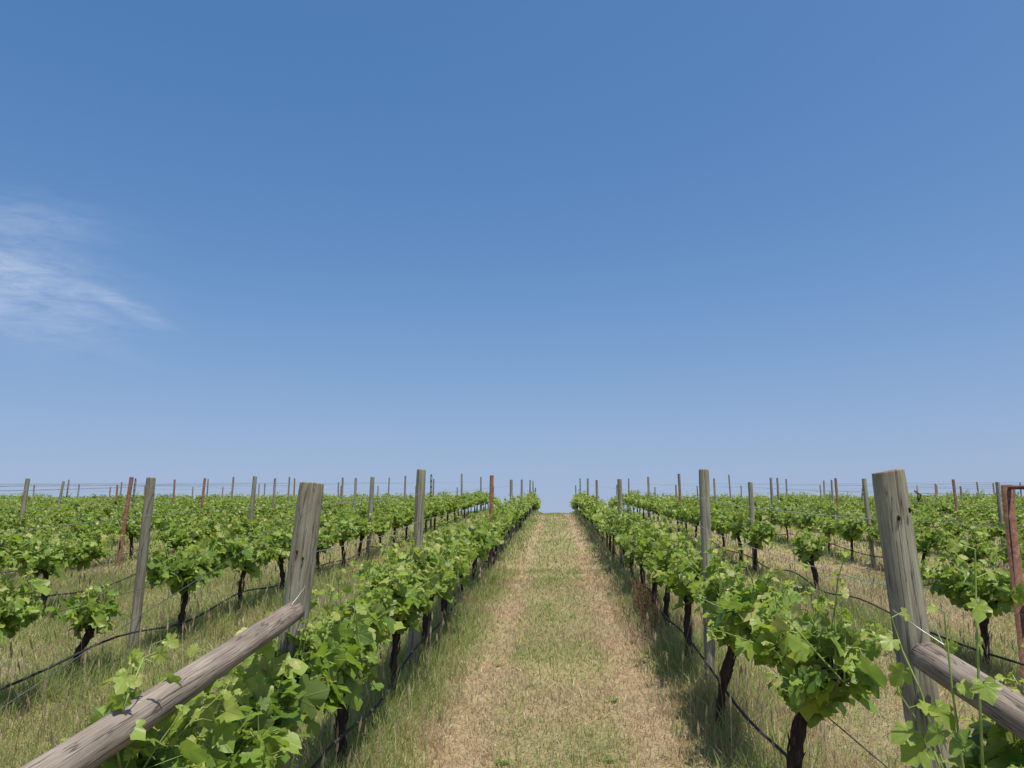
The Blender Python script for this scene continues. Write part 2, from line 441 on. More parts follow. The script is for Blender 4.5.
# unique near vines: (x, y, seed, kwargs, label)
def loc_pts(x, y, pts): return [(p[0] - x, p[1] - y, p[2]) for p in pts]
XR, YR, XL, YL = RX[0] + .05, 2.10, LX[0], 3.30
EXR = [(loc_pts(XR, YR, [(1.17, 2.5, .72), (1.14, 2.6, .931), (1.116, 2.6, 1.059), (1.089, 2.65, 1.178), (1.064, 2.65, 1.277)]), .10),
       (loc_pts(XR, YR, [(1.15, 2.5, .75), (1.125, 2.6, .931), (1.074, 2.6, 1.015), (1.049, 2.6, 1.058)]), .085),
       (loc_pts(XR, YR, [(1.15, 2.35, .80), (1.143, 2.3, 1.137), (1.156, 2.3, 1.342), (1.169, 2.3, 1.50)]), .075),
       (loc_pts(XR, YR, [(1.13, 2.4, .85), (1.117, 2.4, 1.111), (1.115, 2.4, 1.32)]), .07)]
EXL = [(loc_pts(XL, YL, [(-1.28, 2.75, .60), (-1.279, 2.7, .821), (-1.263, 2.6, .972), (-1.29, 2.6, 1.062), (-1.30, 2.6, 1.13)]), .10),
       (loc_pts(XL, YL, [(-1.27, 3.4, .62), (-1.266, 3.3, .738), (-1.324, 3.2, .913), (-1.381, 3.2, 1.02)]), .10),
       (loc_pts(XL, YL, [(-1.27, 2.5, .62), (-1.265, 2.35, .914), (-1.21, 2.3, 1.031), (-1.225, 2.4, 1.12)]), .085)]
EXM = [(loc_pts(LX[0], 4.85, [(-1.24, 4.3, .62), (-1.258, 4.3, .891), (-1.243, 4.4, 1.16)]), .06), (loc_pts(LX[0], 4.85, [(-1.1, 4.5, .7), (-1.15, 4.5, .95), (-1.13, 4.5, 1.2)]), .06)]
NEAR = [
 (LX[0], 3.30, 101, dict(span=.84, shoots=44, top=.36, leaders=2, head=.52, dens=1.2, extra=EXL, ls=1.28), 'big-leaved grapevine in front of the thick left end post, under its rail'),
 (LX[0] + .03, 4.85, 102, dict(span=.80, shoots=42, top=.40, leaders=2, head=.56, dens=1.25, extra=EXM, ls=1.12), 'bushy grapevine right behind the thick left end post beside the path'),
 (LX[0] + .04, 6.42, 103, dict(span=.85, shoots=44, top=.44, leaders=3, head=.60, dens=1.2, ls=1.1), 'grapevine just before the tall grey post left of the path'),
 (LX[0] + .05, 8.05, 104, dict(span=.85, shoots=42, top=.46, leaders=1, head=.62, dens=1.15), 'grapevine just beyond the tall grey post left of the path'),
 (RX[0] + .05, 2.14, 105, dict(span=.50, shoots=40, top=.38, leaders=0, head=.68, dens=1.2, extra=EXR, ls=1.1), 'grapevine with tall yellowish shoots under the rail of the thick right end post'),
 (RX[0] - .12, 4.05, 106, dict(span=.60, shoots=40, top=.36, leaders=3, head=.68, dens=1.3, ls=.92, hug=.5), 'grapevine with stout black trunk left of the thick right end post'),
 (RX[0] - .17, 5.85, 107, dict(span=.80, shoots=40, top=.40, leaders=3, head=.66, lean=(.12, -.12), dens=1.15, ls=1.05, hug=.6), 'grapevine with crooked leaning black trunk just before the tall grey post right of the path'),
 (RX[0] - .05, 7.70, 108, dict(span=.82, shoots=40, top=.44, leaders=1, head=.62, dens=1.15), 'grapevine just beyond the tall grey post right of the path'),
 (LX[1], 5.25, 109, dict(span=.80, shoots=42, top=.40, leaders=1, head=.50, dens=1.15), 'grapevine cut by the left edge below the hose, in front of the fallen trunk'),
 (LX[1] + .02, 6.45, 110, dict(span=.30, shoots=14, top=.28, head=.40, lean=(-.05, .38), arms=(1, .6), dens=1.0), 'sparse grapevine with dark trunk slumped over near the left edge'),
 (LX[1] + .05, 8.35, 111, dict(span=.66, shoots=34, top=.42, head=.54, dens=1.2), 'round bushy grapevine right of the pale grey leaning post on the left'),
 (RX[1] + .02, 7.45, 112, dict(span=.66, shoots=40, top=.44, leaders=1, head=.54, dens=1.2, low=True), 'big round grapevine between the thick right post and the rusty pipe post'),
 (RX[1], 12.1, 113, dict(span=.32, shoots=24, top=.36, head=.54, arms=(1, 1), dens=1.1), 'small lone grapevine like a little tree, with gaps on both sides'),
 (LX[2], 9.80, 114, dict(span=1.05, shoots=52, top=.50, head=.54, dens=1.15), 'wide grapevine behind the looped black hose near the left edge'),
]
for x, y, sd, kw, lab in NEAR:
    place_vine(vine_meshes(sd, 0, **kw), x, y, lab)

VARM = [vine_meshes(200 + i, 0, span=.76, shoots=33, top=.48, leaders=3, head=.57, dens=1.1, low=(i % 2 == 0)) for i in range(5)]
VARF = [vine_meshes(300 + i, 1, span=.77, shoots=33, top=.52, leaders=3, head=.57, dens=1.1) for i in range(7)]
def in_view(x, y, m=0.9):
    a = math.atan2(-x, y) - R(3.13)
    return y > 0.5 and abs(math.atan2(math.sin(a), math.cos(a))) < math.atan(512 / 796.) + m / max(y, 1)
SPACING = 1.6
START = {('L', 0): 9.65, ('L', 1): 9.95, ('L', 2): 13.3, ('R', 0): 9.3, ('R', 1): 15.3, ('R', 2): 9.5, ('R', 3): 12.0}
spots = []
for sd, xs in (('L', LX), ('R', RX)):
    for r, x in enumerate(xs):
        y = START.get((sd, r), 6.0 + rs.uniform(0, 1.5)); k = 0
        while y < 55:
            yy = y + rs.uniform(-.12, .12); k += 1
            if in_view(x, yy):
                gap = rs.rand() < .045 and y > 12 and r > 0
                if not gap: spots.append((yy, x + rs.uniform(-.04, .04), sd, r))
            y += SPACING
spots.sort(key=lambda s: math.hypot(s[0], s[1]) + (20 if s[0] > 49 else 0))
n_ind = 300 - len(NEAR)
ind, rest = spots[:n_ind], spots[n_ind:]
firstcount = {('L', 0): 4, ('L', 1): 3, ('L', 2): 1, ('R', 0): 4, ('R', 1): 2}
cnt = {}
ind.sort(key=lambda s: s[0])
for i, (y, x, sd, r) in enumerate(ind):
    key = (sd, r); cnt[key] = cnt.get(key, firstcount.get(key, 0)) + 1
    ms = VARM[rs.randint(len(VARM))] if y < 17 else VARF[rs.randint(len(VARF))]
    flip = math.pi * rs.randint(2)
    lab = 'leafy green grapevine, %s from the front in the %s' % (ORD[cnt[key]], rowname(-1 if sd == 'L' else 1, r))
    place_vine(ms, x, y, lab, flip + rs.uniform(-.06, .06), rs.uniform(.9, 1.06) * (.90 if r >= 2 else 1.0))
# the far remainder, one mass
far = [make_vine_data(400 + i, 2, span=.86, shoots=34, top=.52, head=.58, dens=1.25) for i in range(5)]
Vs, Fs, Hs, Ls, n = [], [], [], [], 0
BV, BF, bn = [], [], 0
for (y, x, sd, r) in rest:
    b, s_, (V, F, h, lc) = far[rs.randint(5)]
    sg = rs.choice([-1, 1]); k = rs.uniform(.84, .98)
    o = np.array([x, y, float(gz(x, y))])
    Vs.append(V * [k * sg, k * sg, k] + o); Fs.append(F + n); Hs.append(h); Ls.append(lc); n += len(V)
    bv = np.concatenate(b.V) * [k * sg, k * sg, k] + o; BV.append(bv); BF.append(np.concatenate(b.F) + bn); bn += len(bv)
fv = np.concatenate(Vs + BV); ff = np.concatenate(Fs); bf = np.concatenate(BF) + n
me = mesh_np('distant_grapevines', fv, [ff, bf], True, {'hue': np.concatenate(Hs + [np.zeros(bn)]), 'lc': np.concatenate(Ls + [np.zeros((bn, 3))])})
me.materials.append(M_leaf); me.materials.append(M_bark)
mi = np.zeros(len(me.polygons), np.int32); mi[len(ff):] = 1; me.polygons.foreach_set('material_index', mi)
o = link('distant_grapevines', me, []); tag(o, 'mass of small green vines along the crest of the slope', 'grapevines', None, 'stuff')
print('vines individual', len(ind) + len(NEAR), 'rest', len(rest))

# ------------------------------------------------------------------ posts
def timber(name, rad, h, seed, seg=20, rings=26, slant=0.0, check=True, taper=.04, lump=.03, bend=.0):
    """round weathered timber along local Z, with a drying crack and an uneven sawn end"""
    rng = np.random.RandomState(seed)
    z = np.append(np.linspace(-.25, h - .006, rings - 1), h); th = np.arange(seg) * 2 * math.pi / seg
    ph = rng.uniform(0, 6.28, 5); ca = rng.uniform(0, 6.28)
    Z, T = np.meshgrid(z, th, indexing='ij')
    f = (Z + .25) / (h + .25)
    rr = rad * (1 - taper * f) * (1 + lump * np.sin(2 * T + ph[0] + Z * 1.3) + lump * .7 * np.sin(3 * T + ph[1] - Z * 2.1) + lump * .5 * np.sin(Z * 6 + ph[2]) + lump * .22 * rng.uniform(-1, 1, Z.shape))
    if check:
        dth = (T - ca - .18 * np.sin(Z * 2.2 + ph[3]) + math.pi) % (2 * math.pi) - math.pi
        rr = rr * (1 - .16 * np.exp(-(dth / .13) ** 2))
    # worn rim
    rr = rr * np.where(f > .995, .965, 1.0)
    X = rr * np.cos(T) + bend * np.sin(f * 3.1); Y = rr * np.sin(T); ZZ = Z + f ** 6 * slant * X
    V = np.stack([X, Y, ZZ], -1).reshape(-1, 3)
    i = np.arange(rings - 1)[:, None] * seg; j = np.arange(seg)[None, :]; k = (j + 1) % seg
    F = np.stack([i + j, i + k, i + seg + k, i + seg + j], -1).reshape(-1, 4)
    top = (rings - 1) * seg; c = len(V); inner = V[top:top + seg] * [.55, .55, 1] + [0, 0, .002] + np.stack([np.zeros(seg), np.zeros(seg), rng.uniform(-.001, .002, seg)], 1)
    V = np.concatenate([V, inner, [[0, 0, V[top:top + seg, 2].mean() + .001]], [[0, 0, -.25]]])
    jj = np.arange(seg); kk = (jj + 1) % seg
    F2 = np.stack([top + jj, top + kk, c + kk, c + jj], 1)
    F3 = np.concatenate([np.stack([c + jj, c + kk, np.full(seg, c + seg)], 1), np.stack([kk, jj, np.full(seg, c + seg + 1)], 1)])
    return mesh_np(name, V, [F, F2, F3], True)

def steel_stake(name, w, h):
    """T-section steel stake with notches up one edge"""
    V, F = [], []
    def box(x0, x1, y0, y1, z0, z1):
        n = len(V)
        for zz in (z0, z1):
            V.extend([(x0, y0, zz), (x1, y0, zz), (x1, y1, zz), (x0, y1, zz)])
        for q in ((0, 3, 2, 1), (4, 5, 6, 7), (0, 1, 5, 4), (1, 2, 6, 5), (2, 3, 7, 6), (3, 0, 4, 7)): F.append([n + i for i in q])
    box(-w, w, -.006, .006, -.2, h); box(-.007, .007, .0062, w * 1.3, -.2, h - .004)
    for i in range(int(h / .1)):
        box(-.02, .02, -.015, -.0062, .1 + i * .1, .125 + i * .1)
    return mesh_np(name, np.array(V), np.array(F), False)

def pipe_mesh(name, rad, h, seg=16):
    t = Tube(); t.add([[0, 0, -.2], [0, 0, h - .003], [0, 0, h]], [rad, rad, rad * .9], seg); return t.mesh(name)

def lean_rot(dx, dy=0):
    return (-dy, dx, rs.uniform(0, 6.28))
def rot_lean(dx, dy, rz):   # tilt towards +x by dx, +y by dy after spinning by rz
    return (Matrix.Rotation(dx, 4, 'Y') @ Matrix.Rotation(-dy, 4, 'X') @ Matrix.Rotation(rz, 4, 'Z')).to_euler()

POSTS = {  # (side,row): [(Y, type, height, lean x)]
 ('L', 0): [(7.4, 'W', 1.79, .028), (15.9, 'R', 1.80, .0), (23.5, 'W', 1.74, 0), (30.4, 'w', 1.75, 0), (39.8, 'w', 1.74, 0), (46.5, 'S', 1.8, 0)],
 ('L', 1): [(7.6, 'W', 1.66, .035), (16.8, 'W', 1.72, .03), (25.2, 'S', 1.80, 0), (33.4, 'w', 1.92, 0), (41.9, 'w', 1.85, 0)],
 ('L', 2): [(16.3, 'W', 1.73, .04), (24.9, 'w', 1.72, 0), (33.2, 'w', 1.84, 0), (41, 'w', 1.75, 0)],
 ('L', 3): [(8.1, 'W', 1.7, .02), (15.6, 'R', 1.72, .08), (24.6, 'w', 1.72, 0), (32.7, 'w', 1.78, 0), (41.7, 'w', 1.84, .03)],
 ('L', 4): [(16.4, 'W', 1.69, .05), (25.0, 'R', 1.74, .05), (33.3, 'w', 1.82, .02), (41.2, 'w', 1.6, 0)],
 ('L', 5): [(25.4, 'S', 1.71, .05), (33.4, 'w', 1.83, .03), (41.6, 'R', 1.8, 0)],
 ('L', 6): [(25.3, 'w', 1.66, .12), (33.4, 'R', 1.72, 0), (43.9, 'w', 1.6, 0)],
 ('L', 7): [(25.0, 'w', 1.7, 0), (33.3, 'R', 1.5, 0), (42.2, 'S', 1.76, 0)],
 ('L', 8): [(33.7, 'S', 1.7, .03), (41, 'w', 1.7, 0)],
 ('L', 9): [(34.6, 'w', 1.5, 0), (42.5, 'w', 1.65, 0)],
 ('L', 10): [(42.6, 'w', 1.55, .03)], ('L', 11): [(42.6, 'w', 1.5, 0)],
 ('R', 0): [(6.9, 'W', 1.775, .012), (15.9, 'W', 1.71, 0), (24.9, 'w', 1.71, 0), (32.3, 'w', 1.79, 0), (42, 'S', 1.8, 0)],
 ('R', 1): [(15.5, 'W', 1.655, -.01), (24.2, 'R', 1.89, -.02), (32.4, 'w', 1.84, 0), (41.5, 'w', 1.82, .02)],
 ('R', 2): [(10.9, 'S', 1.67, -.01), (16.5, 'W', 1.71, -.03), (23.7, 'w', 1.74, 0), (32.1, 'w', 1.76, 0), (42.2, 'R', 1.5, 0)],
 ('R', 3): [(16.4, 'w', 1.64, 0), (25.5, 'R', 1.74, 0), (32.1, 'w', 1.77, 0), (40.7, 'w', 1.97, -.03)],
 ('R', 4): [(15.1, 'w', 1.7, 0), (23.2, 'R', 1.69, -.02), (30.6, 'S', 1.66, .16), (33.3, 'w', 1.7, 0), (39.8, 'w', 1.75, 0)],
 ('R', 5): [(25.2, 'w', 1.5, 0), (32.5, 'w', 1.7, 0), (42, 'w', 1.68, .04)],
 ('R', 6): [(24.0, 'w', 1.6, 0), (33, 'w', 1.45, 0), (41.7, 'R', 1.55, 0)],
 ('R', 7): [(33.8, 'w', 1.4, 0), (40.6, 'w', 1.5, 0)],
 ('R', 8): [(33.5, 'w', 1.6, 0), (41.4, 'w', 1.6, -.03)], ('R', 9): [(42.2, 'w', 1.55, 0)], ('R', 10): [(42, 'w', 1.6, 0)],
}
for i in range(12):
    for sd in 'LR':
        if (sd, i) not in POSTS: POSTS[(sd, i)] = [(42 + rs.uniform(-1, 1), 'w', 1.65, 0)]
        POSTS[(sd, i)].append((50.3 + rs.uniform(-1, 1), 'w' if rs.rand() < .75 else 'R', 1.72 + rs.uniform(-.08, .08), 0))
PW = [timber('wooden_post', .046, 1.0, 500 + i) for i in range(3)]
for m_ in PW: m_.materials.append(M_wood)
PWs = [timber('grey_stake', .041, 1.0, 520 + i, 10, 10) for i in range(3)]
for m_ in PWs: m_.materials.append(M_wood_far)
PR = pipe_mesh('rust_post', .040, 1.0); PR.materials.append(M_rust)
PS = steel_stake('steel_stake', .034, 1.0); PS.materials.append(M_steel)
KIND = {'W': ('grey weathered round wooden post', 'wooden_post', PW), 'w': ('slim grey wooden stake', 'wooden_stake', PWs),
        'R': ('rusty brown steel post', 'rusty_post', [PR]), 'S': ('thin dark green steel stake', 'steel_stake', [PS])}
postpos = {}
SPECIAL = {('L', 0, 0): 'tall grey wooden post standing among the vines just left of the path',
           ('R', 0, 0): 'tall grey wooden post standing among the vines just right of the path',
           ('L', 1, 0): 'pale grey wooden post leaning slightly right, in open grass on the left',
           ('R', 4, 2): 'dark steel stake leaning sharply right among straight stakes on the right skyline',
           ('L', 0, 1): 'rusty brown post rising above the vine row just left of the path',
           ('R', 1, 1): 'tall rusty brown post in the second row right of the path'}
for (sd, r), lst in POSTS.items():
    lst.sort()
    x0 = (LX if sd == 'L' else RX)[r]
    for k, (y, ty, hh, ln) in enumerate(lst):
        x = x0
        if (sd, r, k) == ('L', 0, 0): x = -1.305
        if (sd, r, k) == ('R', 0, 0): x = 1.245
        if (sd, r, k) == ('L', 1, 0): x = -3.99
        if (sd, r, k) == ('L', 3, 1): x = -8.62
        lab, nm, mm = KIND[ty]
        if not in_view(x, y, 1.5): continue
        me = mm[rs.randint(len(mm))]
        o = bpy.data.objects.new(nm, me); C.objects.link(o)
        o.location = (x, y, float(gz(x, y)) - .02); o.scale = (1, 1, hh + .02)
        ln2 = ln if ln else rs.uniform(-.02, .02)
        o.rotation_euler = rot_lean(ln2, rs.uniform(-.015, .015), rs.uniform(0, 6.28) if ty != 'S' else rs.uniform(-.3, .3))
        tag(o, SPECIAL.get((sd, r, k), '%s, %s post up the %s' % (lab, ORD[k + 1 + (1 if (sd, r) in (('L', 0), ('R', 0), ('R', 1)) else 0)], rowname(-1 if sd == 'L' else 1, r))),
            'post', 'posts and stakes along the vine rows')
        postpos.setdefault((sd, r), []).append((x + math.sin(ln2) * hh * .9, y, x))

# ------------------------------------------------------------------ end braces
def align(p0, p1):
    d = Vector(p1) - Vector(p0); return d.to_track_quat('Z', 'Y').to_euler(), d.length
def zz(x, y, h): return float(gz(x, y, False)) + h
def wire_tube(pts, rad, name, mat, parent=None, seg=6):
    t = Tube(); t.add(pts, rad, seg); return link(name, t.mesh(name), mat, parent)

def end_brace(x, y, rad, lean, slant, rail, y2, seed, label, flipx, holes, top):
    base = empty('end_post_brace', (x, y, zz(x, y, 0)))
    tag(base, label, 'end brace', 'braced end posts at the front of the rows')
    me = timber('post', rad, top, seed, 40, 60, slant, taper=.07, lump=.022)
    p = link('post', me, M_wood, base, rot=rot_lean(lean, 0, 0))
    bz = base.location.z
    # nail holes on the face towards the path's foot
    for (hx, hz) in holes:
        hm = Tube(); hm.add([[hx, -rad * .99, hz + .009], [hx + .002, -rad * 1.005, hz], [hx, -rad * .99, hz - .009]], [.003, .0065, .003], 8)
        link('nail_hole', hm.mesh('nail_hole'), M_hole, p)
    # rail
    (x0, y0, h0), (x1, y1, h1) = rail
    a = Vector((x0 - x, y0 - y, zz(x0, y0, h0) - bz)); b = Vector((x1 - x, y1 - y, zz(x1, y1, h1) - bz))
    eu, L = align(a, b)
    rm = timber('rail', .050, L, seed + 7, 32, 50, 0, taper=-.02, lump=.03, bend=.012)
    # timber() starts at -.25: shift so that it starts at a
    co = np.empty(len(rm.vertices) * 3, np.float32); rm.vertices.foreach_get('co', co); co = co.reshape(-1, 3); co[:, 2] = (co[:, 2] + .25) * L / (L + .25)
    rm.vertices.foreach_set('co', co.ravel()); rm.update()
    link('rail', rm, M_wood_rail, base, loc=a, rot=eu)
    # outer post that carries the far end of the rail
    om = timber('post', rad * .95, 1.35, seed + 9, 28, 30)
    link('post', om, M_wood, base, loc=(x1 - x, y1 - y - rad * .9, zz(x1, y1 - .05, 0) - bz))
    return base, bz
# left
bl, bz = end_brace(-1.405, 4.08, .069, .085, 0.02, ((-1.285, 3.97, 1.09), (-1.235, 1.0, .97)), 1.0, 700,
    'thick grey end post left of the path with a round rail running to lower left', 1, [(-.012, 1.37), (.022, 1.34)], 1.72)
# right
br, bz2 = end_brace(1.318, 3.0, .063, -.058, .09, ((1.25, 2.90, 1.125), (1.215, .85, .97)), .85, 720,
    'thick grey end post right of the path, dark round rail running to lower right', -1, [(-.012, 1.585), (.030, 1.61)], 1.755)
# brace wires (parts)
def local(base, pts): 
    l = base.location; return [[p[0] - l.x, p[1] - l.y, zz(p[0], p[1], p[2]) - l.z] for p in pts]
wire_tube(local(bl, [(-1.185, 4.02, 1.61), (-1.22, 3.4, 1.50), (-1.25, 2.4, 1.32), (-1.26, 1.0, 1.06)]), .0012, 'brace_wire', M_wire_dark, bl)
wire_tube(local(bl, [(-1.235, 4.0, 1.22), (-1.26, 3.93, 1.16), (-1.30, 3.86, 1.09), (-1.31, 3.80, .99)]), .0022, 'brace_wire', M_wire, bl)
wire_tube(local(br, [(1.165, 2.93, 1.27), (1.235, 2.86, 1.21), (1.285, 2.80, 1.17), (1.30, 2.75, 1.08)]), .002, 'brace_wire', M_wire, br)
wire_tube(local(br, [(1.275, 2.93, 1.30), (1.285, 2.85, 1.18), (1.315, 2.78, 1.07)]), .0018, 'brace_wire', M_wire, br)
wire_tube(local(br, [(1.30, 2.99, 1.68), (1.325, 2.995, 1.665), (1.315, 3.0, 1.64), (1.32, 3.01, 1.70)]), .003, 'wire_knot', M_wire_dark, br)
# rusty pipe brace of the second right row
e = empty('rusty_pipe_brace', (3.70, 6.8, zz(3.7, 6.8, 0)))
tag(e, 'rust red pipe end post near the right edge with a horizontal top rail', 'end brace', 'braced end posts at the front of the rows')
pm = pipe_mesh('post', .043, 1.675, 20); link('post', pm, M_rust, e, rot=rot_lean(.0, 0, 0))
om = pipe_mesh('post', .037, 1.66, 20); link('post', om, M_rust, e, loc=(.02, -2.3, -2.3 * SLOPE))
t = Tube(); t.add([[0, -.02, 1.655], [.02, -2.28, 1.675 - 2.3 * SLOPE]], .016, 12); link('rail', t.mesh('rail'), M_rust, e)

# ------------------------------------------------------------------ wires and hoses
def strung(name, x, ys, hgt, rad, mat, label, cat, sag=.02, wob=0.0, seg=5, off=0.05, group=None, xs=None):
    pts = []
    for a, b in zip(ys[:-1], ys[1:]):
        m = 10
        for i in range(m):
            f = i / m; y = a + (b - a) * f
            sg = sag * (.5 - .5 * math.cos(2 * math.pi * f)) if wob else sag * 4 * f * (1 - f)
            pts.append([x + off + wob * math.sin(y * 1.9 + x), y, float(gz(x, y, False)) + hgt - sg + (wob * 1.6 * math.sin(y * 2.7 + x * 3) if wob else 0)])
    pts.append([x + off, ys[-1], float(gz(x, ys[-1], False)) + hgt])
    t = Tube(); t.add(pts, rad, seg)
    o = link(name, t.mesh(name), mat); tag(o, label, cat, group); return o
for sd, xs in (('L', LX), ('R', RX)):
    for r, x in enumerate(xs):
        side = -1 if sd == 'L' else 1
        ys = [p[1] for p in postpos.get((sd, r), [])]
        first = {('L', 0): 4.08, ('R', 0): 3.0, ('R', 1): 6.8, ('L', 1): 3.2, ('L', 2): 6.3}.get((sd, r))
        if first: ys = [first] + ys
        elif ys: ys = [max(3, ys[0] - 8.2)] + ys
        if len(ys) < 2: continue
        rn = rowname(side, r)
        off = .05 * -side
        strung('trellis_wire', x, ys, 1.60 + rs.uniform(-.03, .03), .0022, M_wire, 'highest thin wire strung between the post tops, ' + rn, 'wire', .02, group='trellis wires', off=off)
        if r < 9:
            strung('trellis_wire', x, ys, 1.36 + rs.uniform(-.04, .04), .0019, M_wire, 'thin wire strung just above the leaf tops, ' + rn, 'wire', .03, group='trellis wires', off=off)
        if r < 4:
            y2 = [1.0 if r == 0 else abs(x)] + [q_ for q_ in ys[:4] if q_ > abs(x) + .5]
            strung('trellis_wire', x, y2, .66, .0028, M_wire_dark, 'wire running low among the vine arms, ' + rn, 'wire', .01, group='trellis wires', off=off)
            # drip hose, sagging between hangers
            ylist = list(np.arange(1.2 if r == 0 else abs(x) * .9, min(30, ys[-1]), 3.2))
            strung('drip_hose', x, ylist, .30, .0095 if r < 3 else .008, M_hose, 'black drip hose sagging near the ground, ' + rn, 'hose', .08, .010, 7, group='irrigation hoses', off=off * 1.6)

# ------------------------------------------------------------------ grasses
STRAW = np.array([(.46, .37, .24), (.57, .48, .33), (.37, .28, .185), (.50, .36, .255), (.42, .36, .21)])
GREEN = np.array([(.25, .32, .095), (.31, .37, .12), (.20, .27, .08), (.35, .38, .15), (.40, .41, .19)])
def fbm(x, y, s, seed=0):
    r = np.random.RandomState(seed); v = 0; a = 1.0; tot = 0
    for o in range(5):
        p = r.uniform(0, 6.28, 6); th = r.uniform(0, 6.28)
        xx = (x * math.cos(th) + y * math.sin(th)) * s; yy = (-x * math.sin(th) + y * math.cos(th)) * s
        v = v + a * np.sin(xx + p[0] + 1.3 * np.sin(yy * .7 + p[1])) * np.sin(yy + p[2] + 1.1 * np.sin(xx * .8 + p[3])); tot += a
        a *= .62; s *= 1.9
    return v / tot
def blades(n, sampler, hfun, wfun, colfun, lean=.5, seed=0, flat=False, bend=True):
    r = np.random.RandomState(seed)
    x, y = sampler(n, r); n = len(x)
    z = gz(x, y)
    h = hfun(x, y, r); w = wfun(x, y, r)
    az = r.uniform(0, 6.283, n); fa = r.uniform(0, 6.283, n)
    if flat: tilt = r.uniform(.9, 1.5, n)
    else: tilt = np.abs(r.normal(0, lean, n))
    d = np.stack([np.cos(az) * np.sin(tilt), np.sin(az) * np.sin(tilt), np.cos(tilt)], 1)
    sd = np.stack([np.cos(fa), np.sin(fa), np.zeros(n)], 1)
    b = np.stack([x, y, z - .004], 1)
    if flat: b[:, 2] += r.uniform(0, .03, n)
    mid = b + d * (h * .55)[:, None]
    droop = np.stack([np.cos(az), np.sin(az), -np.ones(n) * .6], 1) * (h * r.uniform(.0, .28, n))[:, None]
    tip = b + d * h[:, None] + (droop if bend else 0)
    tip[:, 2] = np.maximum(tip[:, 2], z + .004)
    V = np.stack([b - sd * w[:, None] * .5, b + sd * w[:, None] * .5, mid + sd * w[:, None] * .42, mid - sd * w[:, None] * .42, tip], 1).reshape(-1, 3)
    i = np.arange(n) * 5
    Q = np.stack([i, i + 1, i + 2, i + 3], 1); T = np.stack([i + 3, i + 2, i + 4], 1)
    col = np.repeat(colfun(x, y, r), 5, axis=0)
    return V, Q, T, col
def grass_obj(name, parts, label):
    V, Q, T, Cc = [], [], [], []; n = 0
    for v, q, t, c in parts:
        V.append(v); Q.append(q + n); T.append(t + n); Cc.append(c); n += len(v)
    me = mesh_np(name, np.concatenate(V), [np.concatenate(Q), np.concatenate(T)], False, {'col': np.concatenate(Cc)})
    o = link(name, me, M_grass); tag(o, label, 'grass', None, 'stuff'); return o
def view_sampler(y0, y1, power, keep):
    def f(n, r):
        u = r.uniform(0, 1, n); y = (y0 ** power + u * (y1 ** power - y0 ** power)) ** (1 / power)
        a = r.uniform(-.78, .70, n); x = a * (y + .8)
        k = keep(x, y, r); return x[k], y[k]
    return f
def rowdist(x):
    return np.min(np.abs(x[:, None] - np.array(ROWX)[None, :]), axis=1)
def pal(P, r, n, var=.18):
    return P[r.randint(0, len(P), n)] * (1 + var * r.uniform(-1, 1, (n, 1)))
def greenness(x, y):
    g = .74 + 1.15 * fbm(x, y, .8, 3) + .35 * fbm(x, y, 3.1, 4)
    rd = rowdist(x)
    g = g + .40 * np.exp(-(rd / .42) ** 2)
    g = g + np.where(x < -1.6, .38, 0) - np.where(x > 1.6, .24, 0)
    path = np.abs(x) < 1.0
    g = g - np.where(path, .50 * np.exp(-((np.abs(x) - .64) / .22) ** 2), 0) + np.where(np.abs(x) < .42, .22, 0)
    return g
def mixcol(x, y, r, gshift=0):
    n = len(x); g = greenness(x, y) + gshift
    isg = r.uniform(0, 1, n) < np.clip(g, .06, .93)
    c = pal(STRAW, r, n) * np.stack([1 + .12 * fbm(x, y, 1.1, 51), 1 - .12 * fbm(x, y, 1.1, 51), 1 - .1 * fbm(x, y, 1.1, 51)], 1); c2 = pal(GREEN, r, n); c[isg] = c2[isg]; return c
def keep_mown(x, y, r):
    rut = np.exp(-((np.abs(x) - .64) / .16) ** 2) * (np.abs(x) < 1.1)
    bare = np.clip(fbm(x, y, 1.4, 9) * 1.3, 0, .55)
    return r.uniform(0, 1, len(x)) > np.maximum(rut * .40, bare)
near_w = lambda k: (lambda x, y, r: (k + .00055 * y) * r.uniform(.6, 1.3, len(x)))
mown = [
 blades(420000, view_sampler(3.8, 16, 1.0, keep_mown), lambda x, y, r: r.uniform(.02, .075, len(x)) * (1 + .5 * np.clip(fbm(x, y, 2.2, 8), 0, 1)), near_w(.0026), mixcol, 1.0, 1),
 blades(200000, view_sampler(14, 48, 1.2, keep_mown), lambda x, y, r: r.uniform(.04, .10, len(x)), lambda x, y, r: (.006 + .0006 * y) * r.uniform(.6, 1.3, len(x)), mixcol, .7, 2)]
grass_obj('mown_grass', mown, 'short mown grass, part green and part dried to straw, on the path and between rows')
litter = [blades(190000, view_sampler(3.8, 20, 1.1, lambda x, y, r: r.uniform(0, 1, len(x)) < .35 + .6 * np.clip(.5 + 1.3 * fbm(x, y, 2.0, 41), 0, 1)), lambda x, y, r: r.uniform(.03, .11, len(x)), near_w(.0022), lambda x, y, r: pal(STRAW, r, len(x), .28) * (1.05 + .25 * fbm(x, y, 1.2, 44))[:, None] * np.array([1.0, .97, .95]), seed=3, flat=True, bend=False)]
grass_obj('dry_straw', litter, 'pale cut straw lying over the path and the strips between the rows')
